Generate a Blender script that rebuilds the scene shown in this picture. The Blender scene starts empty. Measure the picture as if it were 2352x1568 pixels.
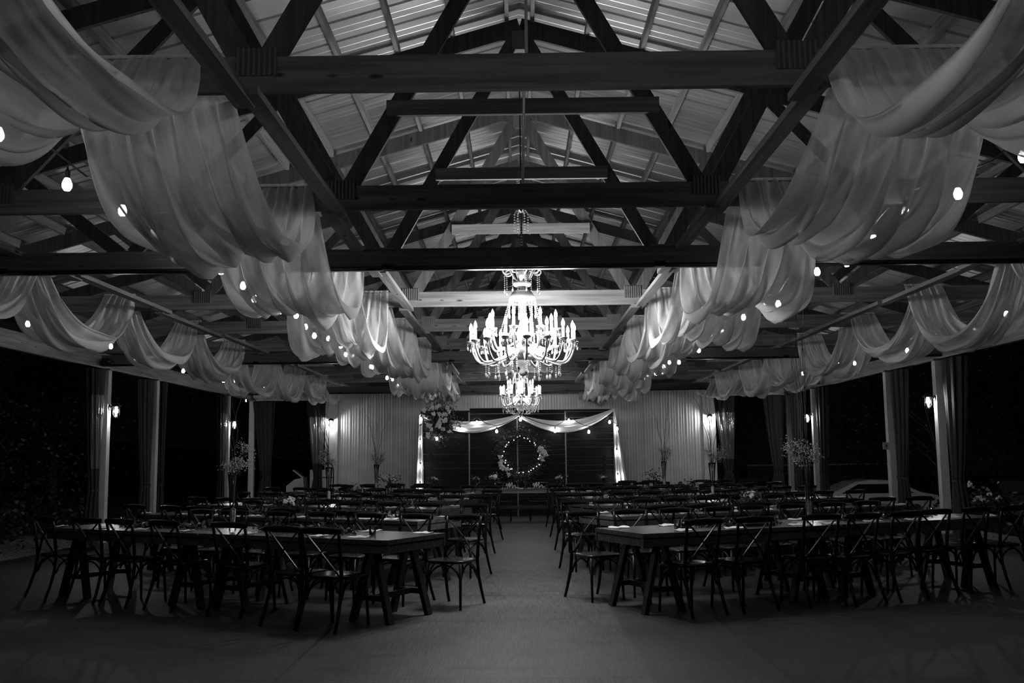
import bpy, math, random
from mathutils import Vector, Matrix
random.seed(7)
PI = math.pi
S = 2.44                      # truss spacing in metres
col = bpy.context.scene.collection
scene = bpy.context.scene

# ------------------------------------------------------------------ camera
cam_d = bpy.data.cameras.new('camera'); cam = bpy.data.objects.new('camera', cam_d); col.objects.link(cam)
cam_d.sensor_width = 36.0; cam_d.lens = 2287.0 / 2352.0 * 36.0
cam_d.clip_start = 0.05; cam_d.clip_end = 300
yaw, pitch, roll = -0.0048, 0.1155, 0.0115
fw = Vector((math.sin(yaw)*math.cos(pitch), math.cos(yaw)*math.cos(pitch), math.sin(pitch)))
r0 = Vector((math.cos(yaw), -math.sin(yaw), 0)); u0 = r0.cross(fw)
rr = r0*math.cos(roll) - u0*math.sin(roll); uu = u0*math.cos(roll) + r0*math.sin(roll)
M = Matrix((rr, uu, -fw)).transposed().to_4x4(); M.translation = Vector((-0.067, 0, 1.485))
cam.matrix_world = M
scene.camera = cam

# ------------------------------------------------------------------ world and exposure
w = bpy.data.worlds.new('night'); scene.world = w; w.use_nodes = True
w.node_tree.nodes['Background'].inputs[0].default_value = (0.5, 0.5, 0.5, 1)
w.node_tree.nodes['Background'].inputs[1].default_value = 0.0022
scene.view_settings.view_transform = 'Standard'; scene.view_settings.look = 'None'
scene.view_settings.gamma = 1.0; scene.view_settings.use_curve_mapping = False
scene.view_settings.exposure = 0.0
P_CHAND, P_CHAND_NEAR, P_CHAND_FAR, P_LANTERN = 340.0, 44.0, 110.0, 40.0

# ------------------------------------------------------------------ materials
def nt(name):
    m = bpy.data.materials.new(name); m.use_nodes = True
    t = m.node_tree; return m, t, t.nodes['Principled BSDF']
def mat(name, g, rough=0.6, metal=0.0, spec=0.5, noise=0.0, scale=8.0, stretch=(1,1,1), bump=0.0, trans=0.0, ior=1.45):
    m, t, b = nt(name)
    b.inputs['Base Color'].default_value = (g, g, g, 1)
    b.inputs['Roughness'].default_value = rough; b.inputs['Metallic'].default_value = metal
    b.inputs['Specular IOR Level'].default_value = spec
    if trans: b.inputs['Transmission Weight'].default_value = trans; b.inputs['IOR'].default_value = ior
    tc = t.nodes.new('ShaderNodeTexCoord'); mp = t.nodes.new('ShaderNodeMapping'); mp.inputs['Scale'].default_value = stretch
    n = t.nodes.new('ShaderNodeTexNoise'); n.inputs['Scale'].default_value = scale; n.inputs['Detail'].default_value = 5
    t.links.new(tc.outputs['Object'], mp.inputs[0]); t.links.new(mp.outputs[0], n.inputs['Vector'])
    cr = t.nodes.new('ShaderNodeValToRGB')
    lo, hi = g*(1-noise), min(1, g*(1+noise))
    cr.color_ramp.elements[0].position = 0.3; cr.color_ramp.elements[1].position = 0.7
    cr.color_ramp.elements[0].color = (lo, lo, lo, 1); cr.color_ramp.elements[1].color = (hi, hi, hi, 1)
    t.links.new(n.outputs['Fac'], cr.inputs[0]); t.links.new(cr.outputs[0], b.inputs['Base Color'])
    if bump:
        bp = t.nodes.new('ShaderNodeBump'); bp.inputs['Strength'].default_value = bump; bp.inputs['Distance'].default_value = 0.01
        t.links.new(n.outputs['Fac'], bp.inputs['Height']); t.links.new(bp.outputs[0], b.inputs['Normal'])
    return m
def emit(name, e, sample=False):
    m, t, b = nt(name)
    b.inputs['Base Color'].default_value = (0.8, 0.8, 0.8, 1)
    b.inputs['Emission Color'].default_value = (1, 1, 1, 1); b.inputs['Emission Strength'].default_value = e
    m.cycles.emission_sampling = 'AUTO' if sample else 'NONE'
    return m
def wood(name, g, axis, rough=0.75, knots=True, spec=.2):
    st = {'x': (0.5, 12, 12), 'y': (12, 0.5, 12), 'z': (12, 12, 0.5)}[axis]
    m, t, b = nt(name); L = t.links.new
    tc = t.nodes.new('ShaderNodeTexCoord'); mp = t.nodes.new('ShaderNodeMapping'); mp.inputs['Scale'].default_value = st
    n = t.nodes.new('ShaderNodeTexNoise'); n.inputs['Scale'].default_value = 2.2; n.inputs['Detail'].default_value = 6; n.inputs['Distortion'].default_value = 0.6
    L(tc.outputs['Object'], mp.inputs[0]); L(mp.outputs[0], n.inputs['Vector'])
    cr = t.nodes.new('ShaderNodeValToRGB'); e = cr.color_ramp.elements
    e[0].position = .35; e[0].color = (g*.62,)*3 + (1,); e[1].position = .65; e[1].color = (g*1.12,)*3 + (1,)
    L(n.outputs['Fac'], cr.inputs[0])
    out = cr.outputs[0]
    if knots:
        mp2 = t.nodes.new('ShaderNodeMapping'); mp2.inputs['Scale'].default_value = {'x': (2.2, 5, 7), 'y': (5, 2.2, 7), 'z': (5, 7, 2.2)}[axis]
        v = t.nodes.new('ShaderNodeTexVoronoi'); v.inputs['Scale'].default_value = 1.0
        L(tc.outputs['Object'], mp2.inputs[0]); L(mp2.outputs[0], v.inputs['Vector'])
        c2 = t.nodes.new('ShaderNodeValToRGB'); e = c2.color_ramp.elements
        e[0].position = .06; e[0].color = (.18,)*3 + (1,); e[1].position = .11; e[1].color = (1,)*3 + (1,)
        L(v.outputs['Distance'], c2.inputs[0])
        mx = t.nodes.new('ShaderNodeMixRGB'); mx.blend_type = 'MULTIPLY'; mx.inputs[0].default_value = 1
        L(out, mx.inputs[1]); L(c2.outputs[0], mx.inputs[2]); out = mx.outputs[0]
    L(out, b.inputs['Base Color']); b.inputs['Roughness'].default_value = rough; b.inputs['Specular IOR Level'].default_value = spec
    return m
WX, WY, WZ = wood('pine_along_x', .17, 'x'), wood('pine_along_y', .19, 'y'), wood('pine_along_z', .08, 'z')
GIRD = wood('stained_girder', .09, 'x', .45); STEEL = mat('black_steel', .015, .3, .6)
PLATE = mat('galvanised_plate', .14, .5, .3, noise=.1, scale=6)
ROOFM = mat('roof_metal', .37, .42, .85, noise=.08, scale=2)
WALLM = mat('wall_metal', .6, .34, .2, noise=.1, scale=3)
POSTM = mat('painted_post', .5, .5, noise=.12, scale=6, stretch=(3, 3, .6))
BLACKF = mat('black_cloth', .014, .8, noise=.4, scale=12)
CHAIRW = mat('dark_chair_wood', .006, .34, spec=.28, noise=.4, scale=8, stretch=(6, 6, 1))
SEATW = mat('dark_seat_wood', .009, .25, spec=.4, noise=.5, scale=6)
TABW = wood('table_wood', .085, 'x', .26, False, .5)
TRESW = mat('dark_trestle_wood', .012, .5, noise=.4)
CRYS = mat('crystal', .32, .06, 0, 1.0, trans=.2)
CANDLE = emit('candle_sleeve', 1.1)
BULBC = emit('chandelier_bulb', 12.0)
BULBS = emit('string_bulb', 42.0, True)
BULBL = emit('lantern_bulb', 30.0)
FAIRY = emit('fairy_light', 14.0)
BLK = mat('black_fitting', .012, .4, .3)
CLOTHW = mat('white_cloth', .75, .9, noise=.06, scale=20)
PAPER = mat('napkin_paper', .7, .9, noise=.03)
VINYL = mat('clear_vinyl', .1, .06, 0, 1.0, noise=.4, scale=9, stretch=(1, 1, .3), bump=1.0)
LEAF = mat('leaf', .05, .5, noise=.6, scale=3)
LEAFT = mat('tree_leaf', .022, .45, noise=.6, scale=1.5)
PETAL = mat('petal', .55, .8, noise=.35, scale=30)
BREATH = mat('tiny_blossom', .42, .9, noise=.3)
TWIG = mat('willow_twig', .05, .8, noise=.3)
BARK = mat('bark', .06, .9, noise=.5, bump=.5)
BOARD = wood('barn_board', .014, 'x', .8, True, .1)
FRAME = mat('pale_frame', .2, .6, noise=.3)
PEB = mat('white_pebbles', .6, .8, noise=.5, scale=60)
CARP = mat('car_paint', .12, .2, .4, noise=.1); CARW = mat('white_paint', .55, .25, noise=.05); GLASSD = mat('dark_glass', .01, .05, 0, 1.0)
RUB = mat('rubber', .012, .9)

def glassy(name, fac=.75, rough=.03, g=.8):
    m = bpy.data.materials.new(name); m.use_nodes = True; t = m.node_tree; t.nodes.clear()
    o = t.nodes.new('ShaderNodeOutputMaterial'); a = t.nodes.new('ShaderNodeBsdfTransparent'); b = t.nodes.new('ShaderNodeBsdfGlossy')
    b.inputs['Roughness'].default_value = rough; b.inputs['Color'].default_value = (g, g, g, 1)
    fr = t.nodes.new('ShaderNodeFresnel'); fr.inputs['IOR'].default_value = 1.5
    mx = t.nodes.new('ShaderNodeMixShader'); ad = t.nodes.new('ShaderNodeMath'); ad.operation = 'ADD'; ad.inputs[1].default_value = 1-fac-.1
    ad.use_clamp = True
    t.links.new(fr.outputs[0], ad.inputs[0]); t.links.new(ad.outputs[0], mx.inputs[0])
    t.links.new(a.outputs[0], mx.inputs[1]); t.links.new(b.outputs[0], mx.inputs[2]); t.links.new(mx.outputs[0], o.inputs[0])
    return m
GLASS = glassy('thin_glass', .85)
def sheer():
    m = bpy.data.materials.new('sheer_fabric'); m.use_nodes = True; t = m.node_tree; t.nodes.clear(); L = t.links.new
    o = t.nodes.new('ShaderNodeOutputMaterial')
    tr = t.nodes.new('ShaderNodeBsdfTransparent'); d = t.nodes.new('ShaderNodeBsdfDiffuse'); tl = t.nodes.new('ShaderNodeBsdfTranslucent')
    for n in (d, tl): n.inputs['Color'].default_value = (.92, .92, .92, 1)
    m1 = t.nodes.new('ShaderNodeMixShader'); m1.inputs[0].default_value = .42; L(d.outputs[0], m1.inputs[1]); L(tl.outputs[0], m1.inputs[2])
    tc = t.nodes.new('ShaderNodeTexCoord'); mp = t.nodes.new('ShaderNodeMapping'); mp.inputs['Scale'].default_value = (9, .7, 1.5)
    n = t.nodes.new('ShaderNodeTexNoise'); n.inputs['Scale'].default_value = 1.6; n.inputs['Detail'].default_value = 4
    L(tc.outputs['Object'], mp.inputs[0]); L(mp.outputs[0], n.inputs['Vector'])
    mr = t.nodes.new('ShaderNodeMapRange'); mr.inputs[1].default_value = .3; mr.inputs[2].default_value = .7; mr.inputs[3].default_value = .34; mr.inputs[4].default_value = .86
    L(n.outputs['Fac'], mr.inputs[0])
    lw = t.nodes.new('ShaderNodeLayerWeight'); lw.inputs['Blend'].default_value = .45      # woven threads close up where the cloth turns edge-on
    ma = t.nodes.new('ShaderNodeMath'); ma.operation = 'MULTIPLY_ADD'; ma.use_clamp = True; ma.inputs[1].default_value = .42; L(lw.outputs['Facing'], ma.inputs[0]); L(mr.outputs[0], ma.inputs[2])
    m2 = t.nodes.new('ShaderNodeMixShader'); L(ma.outputs[0], m2.inputs[0]); L(tr.outputs[0], m2.inputs[1]); L(m1.outputs[0], m2.inputs[2])
    L(m2.outputs[0], o.inputs[0]); return m
SHEER = sheer()

def concrete():
    m, t, b = nt('broomed_concrete'); L = t.links.new
    tc = t.nodes.new('ShaderNodeTexCoord'); sp = t.nodes.new('ShaderNodeSeparateXYZ'); L(tc.outputs['Object'], sp.inputs[0])
    def noise(scale, st, det=6):
        mp = t.nodes.new('ShaderNodeMapping'); mp.inputs['Scale'].default_value = st
        n = t.nodes.new('ShaderNodeTexNoise'); n.inputs['Scale'].default_value = scale; n.inputs['Detail'].default_value = det
        L(tc.outputs['Object'], mp.inputs[0]); L(mp.outputs[0], n.inputs['Vector']); return n.outputs['Fac']
    def ramp(src, p0, c0, p1, c1):
        r = t.nodes.new('ShaderNodeValToRGB'); e = r.color_ramp.elements
        e[0].position = p0; e[0].color = (c0,)*3+(1,); e[1].position = p1; e[1].color = (c1,)*3+(1,); L(src, r.inputs[0]); return r.outputs[0]
    def mul(a, c, f=1):
        x = t.nodes.new('ShaderNodeMixRGB'); x.blend_type = 'MULTIPLY'; x.inputs[0].default_value = f; L(a, x.inputs[1]); L(c, x.inputs[2]); return x.outputs[0]
    def mth(op, a, v=None, c=None):
        x = t.nodes.new('ShaderNodeMath'); x.operation = op; L(a, x.inputs[0])
        if v is not None: x.inputs[1].default_value = v
        if c is not None: L(c, x.inputs[1])
        return x.outputs[0]
    base = ramp(noise(.9, (1, 1, 1)), .3, .045, .7, .095)
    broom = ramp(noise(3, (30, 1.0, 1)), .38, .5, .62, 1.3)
    # the aisle strip is paler and carries the broom marks; sharp right edge, soft left
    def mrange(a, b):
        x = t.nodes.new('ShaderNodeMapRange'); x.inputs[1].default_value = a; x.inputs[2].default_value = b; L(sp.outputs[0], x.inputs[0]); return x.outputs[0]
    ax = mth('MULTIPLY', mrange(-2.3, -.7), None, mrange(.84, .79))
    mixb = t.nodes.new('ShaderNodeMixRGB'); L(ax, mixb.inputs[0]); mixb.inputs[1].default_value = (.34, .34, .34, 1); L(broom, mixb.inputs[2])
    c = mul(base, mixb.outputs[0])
    c = mul(c, ramp(noise(1.3, (1, 2.5, 1), 3), .30, .35, .42, 1.0))          # stains
    c = mul(c, ramp(noise(4.5, (1, 2.2, 1), 2), .22, .25, .27, 1.0))          # small dark drips
    # saw-cut joints
    jx = mth('ABSOLUTE', mth('SUBTRACT', mth('ABSOLUTE', sp.outputs[0]), 1.73))
    c = mul(c, ramp(jx, .009, .08, .016, 1.0))
    jy = mth('ABSOLUTE', mth('SUBTRACT', mth('MODULO', mth('ADD', sp.outputs[1], 3.15), 4.05), 2.0))
    c = mul(c, ramp(jy, .008, .25, .015, 1.0))
    L(c, b.inputs['Base Color']); b.inputs['Roughness'].default_value = .62
    bp = t.nodes.new('ShaderNodeBump'); bp.inputs['Strength'].default_value = .3; bp.inputs['Distance'].default_value = .004
    L(noise(3, (40, 1.2, 1)), bp.inputs['Height']); L(bp.outputs[0], b.inputs['Normal'])
    return m
def gravel():
    m, t, b = nt('gravel_ground'); L = t.links.new
    tc = t.nodes.new('ShaderNodeTexCoord'); v = t.nodes.new('ShaderNodeTexVoronoi'); v.inputs['Scale'].default_value = 22
    L(tc.outputs['Object'], v.inputs['Vector'])
    r = t.nodes.new('ShaderNodeValToRGB'); e = r.color_ramp.elements; e[0].color = (.62, .62, .62, 1); e[1].color = (.16, .16, .16, 1); e[1].position = .6
    L(v.outputs['Distance'], r.inputs[0])
    # gravel next to the slab, dark turf further out
    sp = t.nodes.new('ShaderNodeSeparateXYZ'); L(tc.outputs['Object'], sp.inputs[0])
    ab = t.nodes.new('ShaderNodeMath'); ab.operation = 'ABSOLUTE'; L(sp.outputs[0], ab.inputs[0])
    n = t.nodes.new('ShaderNodeTexNoise'); n.inputs['Scale'].default_value = .8; L(tc.outputs['Object'], n.inputs['Vector'])
    ad = t.nodes.new('ShaderNodeMath'); ad.operation = 'ADD'; L(ab.outputs[0], ad.inputs[0]); L(n.outputs['Fac'], ad.inputs[1])
    mr = t.nodes.new('ShaderNodeMapRange'); mr.inputs[1].default_value = 10.6; mr.inputs[2].default_value = 11.0; L(ad.outputs[0], mr.inputs[0])
    mx = t.nodes.new('ShaderNodeMixRGB'); L(mr.outputs[0], mx.inputs[0]); L(r.outputs[0], mx.inputs[1]); mx.inputs[2].default_value = (.02, .02, .02, 1)
    L(mx.outputs[0], b.inputs['Base Color']); b.inputs['Roughness'].default_value = .9
    bp = t.nodes.new('ShaderNodeBump'); bp.inputs['Distance'].default_value = .04; L(v.outputs['Distance'], bp.inputs['Height']); bp.invert = True
    L(bp.outputs[0], b.inputs['Normal']); return m

# ------------------------------------------------------------------ mesh helpers
class MB:
    def __init__(s): s.v = []; s.f = []; s.sm = False
    def add(s, v, f):
        o = len(s.v); s.v += [tuple(p) for p in v]; s.f += [tuple(i+o for i in q) for q in f]; return s
    def box(s, c, d, rz=0):
        x, y, z = d[0]/2, d[1]/2, d[2]/2; ca, sa = math.cos(rz), math.sin(rz)
        v = []
        for dz in (-z, z):
            for dx, dy in ((-x, -y), (x, -y), (x, y), (-x, y)):
                v.append((c[0]+dx*ca-dy*sa, c[1]+dx*sa+dy*ca, c[2]+dz))
        return s.add(v, [(3, 2, 1, 0), (4, 5, 6, 7), (0, 1, 5, 4), (1, 2, 6, 5), (2, 3, 7, 6), (3, 0, 4, 7)])
    def beam(s, a, b, w, h, up=(0, 0, 1)):
        a, b, up = Vector(a), Vector(b), Vector(up); d = (b-a).normalized()
        side = d.cross(up)
        if side.length < 1e-4: side = d.cross(Vector((1, 0, 0)))
        side.normalize(); u = side.cross(d).normalized()
        v = []
        for p in (a, b):
            for x, y in ((-1, -1), (1, -1), (1, 1), (-1, 1)): v.append(p + side*(x*w/2) + u*(y*h/2))
        return s.add(v, [(3, 2, 1, 0), (4, 5, 6, 7), (0, 1, 5, 4), (1, 2, 6, 5), (2, 3, 7, 6), (3, 0, 4, 7)])
    def tube(s, pts, r, n=6, flat=None):
        pts = [Vector(p) for p in pts]; k = len(pts); rs = r if isinstance(r, (list, tuple)) else [r]*k
        rings = []; a = None
        for i, p in enumerate(pts):
            d = (pts[min(i+1, k-1)]-pts[max(i-1, 0)]).normalized()
            if a is None: a = d.cross(Vector((0, 0, 1)) if abs(d.z) < .9 else Vector((0, 1, 0)))
            a = (a-d*a.dot(d)).normalized(); b = a.cross(d).normalized()       # frame carried along the path, so no twist
            fa, fb = flat if flat else (1, 1)
            rings.append([p + a*(math.cos(2*PI*j/n)*rs[i]*fa) + b*(math.sin(2*PI*j/n)*rs[i]*fb) for j in range(n)])
        v = [q for rg in rings for q in rg]; f = []
        for i in range(k-1):
            for j in range(n):
                j2 = (j+1) % n; f.append((i*n+j, i*n+j2, (i+1)*n+j2, (i+1)*n+j))
        f.append(tuple(range(n-1, -1, -1))); f.append(tuple(range((k-1)*n, k*n)))
        return s.add(v, f)
    def lathe(s, prof, c=(0, 0, 0), n=16):
        v = []; f = []; k = len(prof)
        for r, z in prof:
            for j in range(n): v.append((c[0]+r*math.cos(2*PI*j/n), c[1]+r*math.sin(2*PI*j/n), c[2]+z))
        for i in range(k-1):
            for j in range(n):
                j2 = (j+1) % n; f.append((i*n+j, i*n+j2, (i+1)*n+j2, (i+1)*n+j))
        return s.add(v, f)
    def ball(s, c, r, n=8, m=5):
        rx, ry, rz = r if isinstance(r, (tuple, list)) else (r, r, r)
        v = [(c[0], c[1], c[2]-rz)]; f = []
        for i in range(1, m):
            t = PI*i/m - PI/2
            for j in range(n): v.append((c[0]+rx*math.cos(t)*math.cos(2*PI*j/n), c[1]+ry*math.cos(t)*math.sin(2*PI*j/n), c[2]+rz*math.sin(t)))
        v.append((c[0], c[1], c[2]+rz)); T = len(v)-1
        for j in range(n):
            j2 = (j+1) % n; f.append((0, 1+j2, 1+j)); f.append((T, T-n+j, T-n+j2))
            for i in range(m-2): f.append((1+i*n+j, 1+i*n+j2, 1+(i+1)*n+j2, 1+(i+1)*n+j))
        return s.add(v, f)
    def octa(s, c, r):
        x, y, z = c
        return s.add([(x+r, y, z), (x-r, y, z), (x, y+r, z), (x, y-r, z), (x, y, z+r), (x, y, z-r)],
                     [(0, 2, 4), (2, 1, 4), (1, 3, 4), (3, 0, 4), (2, 0, 5), (1, 2, 5), (3, 1, 5), (0, 3, 5)])
    def leaf(s, c, L, w, rnd):
        d = Vector((rnd.gauss(0, 1), rnd.gauss(0, 1), rnd.gauss(0, .6))).normalized(); a = d.cross(Vector((rnd.gauss(0, 1), rnd.gauss(0, 1), rnd.gauss(0, 1)))).normalized()
        c = Vector(c); return s.add([c, c+d*L*.5+a*w/2, c+d*L, c+d*L*.5-a*w/2], [(0, 1, 2, 3)])
    def grid(s, fn, nu, nv):
        v = [fn(i/nu, j/nv) for i in range(nu+1) for j in range(nv+1)]
        f = [(i*(nv+1)+j, i*(nv+1)+j+1, (i+1)*(nv+1)+j+1, (i+1)*(nv+1)+j) for i in range(nu) for j in range(nv)]
        return s.add(v, f)
    def build(s, name, m, parent=None, smooth=False, label=None, loc=None):
        me = bpy.data.meshes.new(name); me.from_pydata(s.v, [], s.f); me.materials.append(m)
        if smooth: me.polygons.foreach_set('use_smooth', [True]*len(me.polygons))
        me.update(); o = bpy.data.objects.new(name, me); col.objects.link(o)
        if parent: o.parent = parent
        if loc: o.location = loc
        if label: o['label'] = label
        return o
def tag(o, label, cat, group=None, kind=None):
    if label: o['label'] = label
    if cat: o['category'] = cat
    if group: o['group'] = group
    if kind: o['kind'] = kind
    return o
def thing(name, label, cat, loc=(0, 0, 0), rz=0, group=None):
    o = bpy.data.objects.new(name, None); o.empty_display_size = .1; col.objects.link(o)
    o.location = loc; o.rotation_euler = (0, 0, rz); return tag(o, label, cat, group)
def copy_tree(o, parent=None):
    c = o.copy(); col.objects.link(c)
    if parent: c.parent = parent
    for ch in KIDS.get(o.name, []):
        copy_tree(ch, c)
    return c
KIDS = {}
def remember(root):
    allo = list(bpy.data.objects); m = {}
    for o in allo:
        if o.parent: m.setdefault(o.parent.name, []).append(o)
    def rec(o):
        KIDS[o.name] = m.get(o.name, [])
        for c in KIDS[o.name]: rec(c)
    rec(root)
def struct(mb, name, m, smooth=False, label=None):
    o = mb.build(name, m, None, smooth); o['kind'] = 'structure'
    if label: o['label'] = label
    return o
def light(name, parent, loc, power, r=.1):
    d = bpy.data.lights.new(name, 'POINT'); d.energy = power; d.shadow_soft_size = r
    o = bpy.data.objects.new(name, d); col.objects.link(o); o.location = loc
    if parent: o.parent = parent
    return o
ORD = ['first', 'second', 'third', 'fourth', 'fifth', 'sixth', 'seventh', 'eighth', 'ninth', 'tenth', 'eleventh', 'twelfth', 'thirteenth', 'fourteenth', 'fifteenth',
       'sixteenth', 'seventeenth', 'eighteenth', 'nineteenth', 'twentieth']
def TY(i): return (1.009+i)*S

# ------------------------------------------------------------------ ground, slab, roof, walls
SL = .285; RZ = 6.05; BW = 27.18; WH = 7.32
def roofz(x): return RZ - SL*abs(x)
g = MB()
def gz(x, y):
    z = -.06
    if x > 9: z -= min(1.0, (x-9)/3.0)*.85
    if x < -10: z += (-x-10)*.12
    return z
xs = [-60, -40, -25, -16, -12, -10, -9, -8, 0, 8, 9, 10, 11, 12, 16, 25, 40, 60]; ys = [-15, 0, 10, 20, 27, 40, 60, 100]
g.add([(x, y, gz(x, y)) for x in xs for y in ys], [(i*8+j, (i+1)*8+j, (i+1)*8+j+1, i*8+j+1) for i in range(len(xs)-1) for j in range(7)])
tag(struct(g, 'ground', gravel()), 'dark gravel and turf ground beyond the concrete slab', None)
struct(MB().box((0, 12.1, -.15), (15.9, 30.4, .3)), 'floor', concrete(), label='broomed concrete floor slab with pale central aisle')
# ribbed metal roof, two slopes in one continuous shell
pr = []
y = -3.0
while y < BW+.5:
    pr += [(y, 0), (y+.012, .030), (y+.036, .030), (y+.048, 0), (y+.17, 0), (y+.178, .0025), (y+.186, 0), (y+.29, 0), (y+.298, .0025), (y+.306, 0)]
    y += .41
rf = MB(); v = []
for x in (-8.1, 0, 8.1):
    for (yy, h) in pr: v.append((x, yy, roofz(x)+h))
n = len(pr)
rf.add(v, [(k*n+j, k*n+j+1, (k+1)*n+j+1, (k+1)*n+j) for k in (0, 1) for j in range(n-1)])
struct(rf, 'ceiling', ROOFM, label='underside of ribbed metal gable roof')
# corrugated gable wall with an opening at either side
wl = MB(); px = []
x = -7.4
while x < 7.41:
    px += [(x, 0), (x+.010, .015), (x+.026, .015), (x+.036, 0), (x+.085, 0), (x+.094, .010), (x+.100, .010), (x+.109, 0), (x+.150, 0), (x+.159, .010), (x+.165, .010), (x+.174, 0)]; x += .229
for a, b in zip(px[:-1], px[1:]):
    xm = (a[0]+b[0])/2; zb = 0.0 if abs(xm) < 5.3 else 3.11
    wl.add([(a[0], BW-a[1], zb), (b[0], BW-b[1], zb), (b[0], BW-b[1], roofz(b[0])), (a[0], BW-a[1], roofz(a[0]))], [(0, 1, 2, 3)])
# screw rows on the girts
for z in (.9, 1.55, 2.2, 2.85):
    x = -5.2
    while x < 5.2: wl.box((x+.07, BW-.004, z), (.014, .012, .014)); x += .458
struct(wl, 'wall_back', WALLM, label='pale ribbed metal gable wall')
tr = 1
for sgn, nm in ((-1, 'left'), (1, 'right')):
    struct(MB().box((sgn*5.13, BW-.045, 1.55), (.34, .05, 3.1)), 'trim_%d' % tr, POSTM, label='flat pale corner board at the %s end of the metal wall' % nm); tr += 1
    struct(MB().box((sgn*WH, 12.0, 3.25), (.05, 30.3, .24)), 'trim_%d' % tr, wood('header_wood_'+nm, .3, 'y'), label='long wooden header along the %s eave' % nm); tr += 1
    struct(MB().box((sgn*(WH-.005), 12.0, 3.115), (.09, 30.3, .03)), 'trim_%d' % tr, PLATE, label='pale metal edge under the %s header' % nm); tr += 1
    struct(MB().box((sgn*(WH+5.3)/2, BW-.03, 3.10), (WH-5.3, .09, .04)), 'trim_%d' % tr, POSTM, label='pale edge over the %s back opening' % nm); tr += 1
    struct(MB().box((sgn*(WH+.1), 12.0, 3.55), (.03, 30.3, .36)), 'trim_%d' % tr, BOARD, label='dark eave board above the %s header' % nm); tr += 1

# ------------------------------------------------------------------ trusses
CB, CH = 3.346, .186; PX = 1.376
def chord_z(x): return 5.80 - SL*abs(x)
def web(a, b, yy): return MB().beam((a[0], yy, a[1]), (b[0], yy, b[1]), .038, .13, (0, 1, 0)) if False else MB().beam((a[0], yy, a[1]), (b[0], yy, b[1]), .13, .038, (0, 1, 0))
tt = thing('roof_truss', None, 'truss', group='timber roof trusses')
MB().box((0, 0, CB+CH/2), (2*WH, .042, CH)).build('bottom_chord', WX, tt)
for sg in (-1, 1):
    MB().beam((0, 0, chord_z(0)+.065), (sg*(WH+.2), 0, chord_z(WH+.2)+.065), .042, .18, (0, 0, 1)).build('top_chord', WZ, tt)
    for a, b in (((PX-.06, CB+.17), (.02, 5.80)), ((PX+.08, CB+.17), (2.37, chord_z(2.37)+.05)), ((2.42, chord_z(2.42)+.05), (3.9, CB+.2)), ((4.02, CB+.2), (5.1, chord_z(5.1)+.05))):
        MB().beam((sg*a[0], 0, a[1]), (sg*b[0], 0, b[1]), .04, .13, (0, 1, 0) if False else (0, 0, 1)).build('web', WZ, tt)
    for xx in (PX, 3.96):
        pl = MB().box((sg*xx, 0, CB+.155), (.21, .050, .15))
        for q in range(8): pl.box((sg*xx-.0945+q*.027, 0, CB+.155), (.013, .074, .146))
        pl.build('gusset_plate', PLATE, tt)
MB().box((0, 0, 5.72), (.16, .05, .2)).build('ridge_plate', PLATE, tt)
collar = MB().box((0, -.05, 4.31), (1.72, .04, .12)).build('collar', WX, tt)
remember(tt)
trusses = [tt] + [copy_tree(tt) for _ in range(10)]
for i, t in enumerate(trusses):
    t.location = (0, TY(i), 0)
    if i == 2:
        for o in col.objects:
            if o.parent == t and o.name.startswith('collar'): o.location.z = -.19; o.scale.x = 1.2
    t['label'] = ('timber roof truss overhead, nearest to the viewer' if i == 0 else 'timber roof truss against the back gable wall' if i == 10 else
                  'timber roof truss with steel plates, %s one back from the entrance end' % ORD[i])
for k, (yy, nm) in enumerate(((3.56*S, 'nearest'), (7.07*S, 'middle'), (10.45*S, 'farthest'))):
    t = thing('cross_girder', 'dark full-width girder under the trusses, %s of the three' % nm, 'beam', (0, yy, 0), group='dark cross girders')
    MB().box((0, 0, 3.245), (2*WH, .09, .16)).build('timber_beam', GIRD, t)
    MB().box((0, 0, 3.155), (2*WH, .14, .022)).build('steel_flange', STEEL, t); MB().box((0, .0, 3.16), (.03*0+2*WH, .05, .05)).build('steel_web', STEEL, t)
    for sg in (-1, 1):
        for q in range(4): MB().box((sg*(1.2+q*1.7), -.06, 3.16), (.09, .02, .05)).build('bracket', STEEL, t)
for xx, nm in ((-4.45, 'outer left'), (-1.43, 'inner left'), (1.43, 'inner right'), (4.45, 'outer right')):
    t = MB()
    for i in range(-1, 10): t.beam((xx+(.03 if i % 2 else -.03), TY(i)-.1, CB-.03+(.012 if i % 2 else 0)), (xx+(.03 if i % 2 else -.03), TY(i+1)+.08, CB-.03+(.012 if i % 2 else 0)), .10, .042)
    tag(t.build('brace_board', WY), 'long pine brace board nailed under the trusses, %s line' % nm, 'board', 'lengthwise brace boards')
pu = [-.13, .13] + [s*(.13+.56*k) for k in range(1, 14) for s in (-1, 1)]
pm = MB().box((0, 12, 0), (.04, 30, .10)); first = None
nm = {0: 'beside the ridge'}
for x in sorted(pu):
    if first is None: o = pm.build('roof_purlin', WY); first = o
    else: o = first.copy(); col.objects.link(o)
    o.location = (x, 0, roofz(x)-.055)
    k = round((abs(x)-.13)/.56); side = 'left' if x < 0 else 'right'
    tag(o, ('lengthwise roof purlin beside the ridge, on its %s' % side) if k == 0 else '%s lengthwise roof purlin down the %s slope from the ridge' % (ORD[k], side), 'purlin', 'roof purlins')

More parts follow.
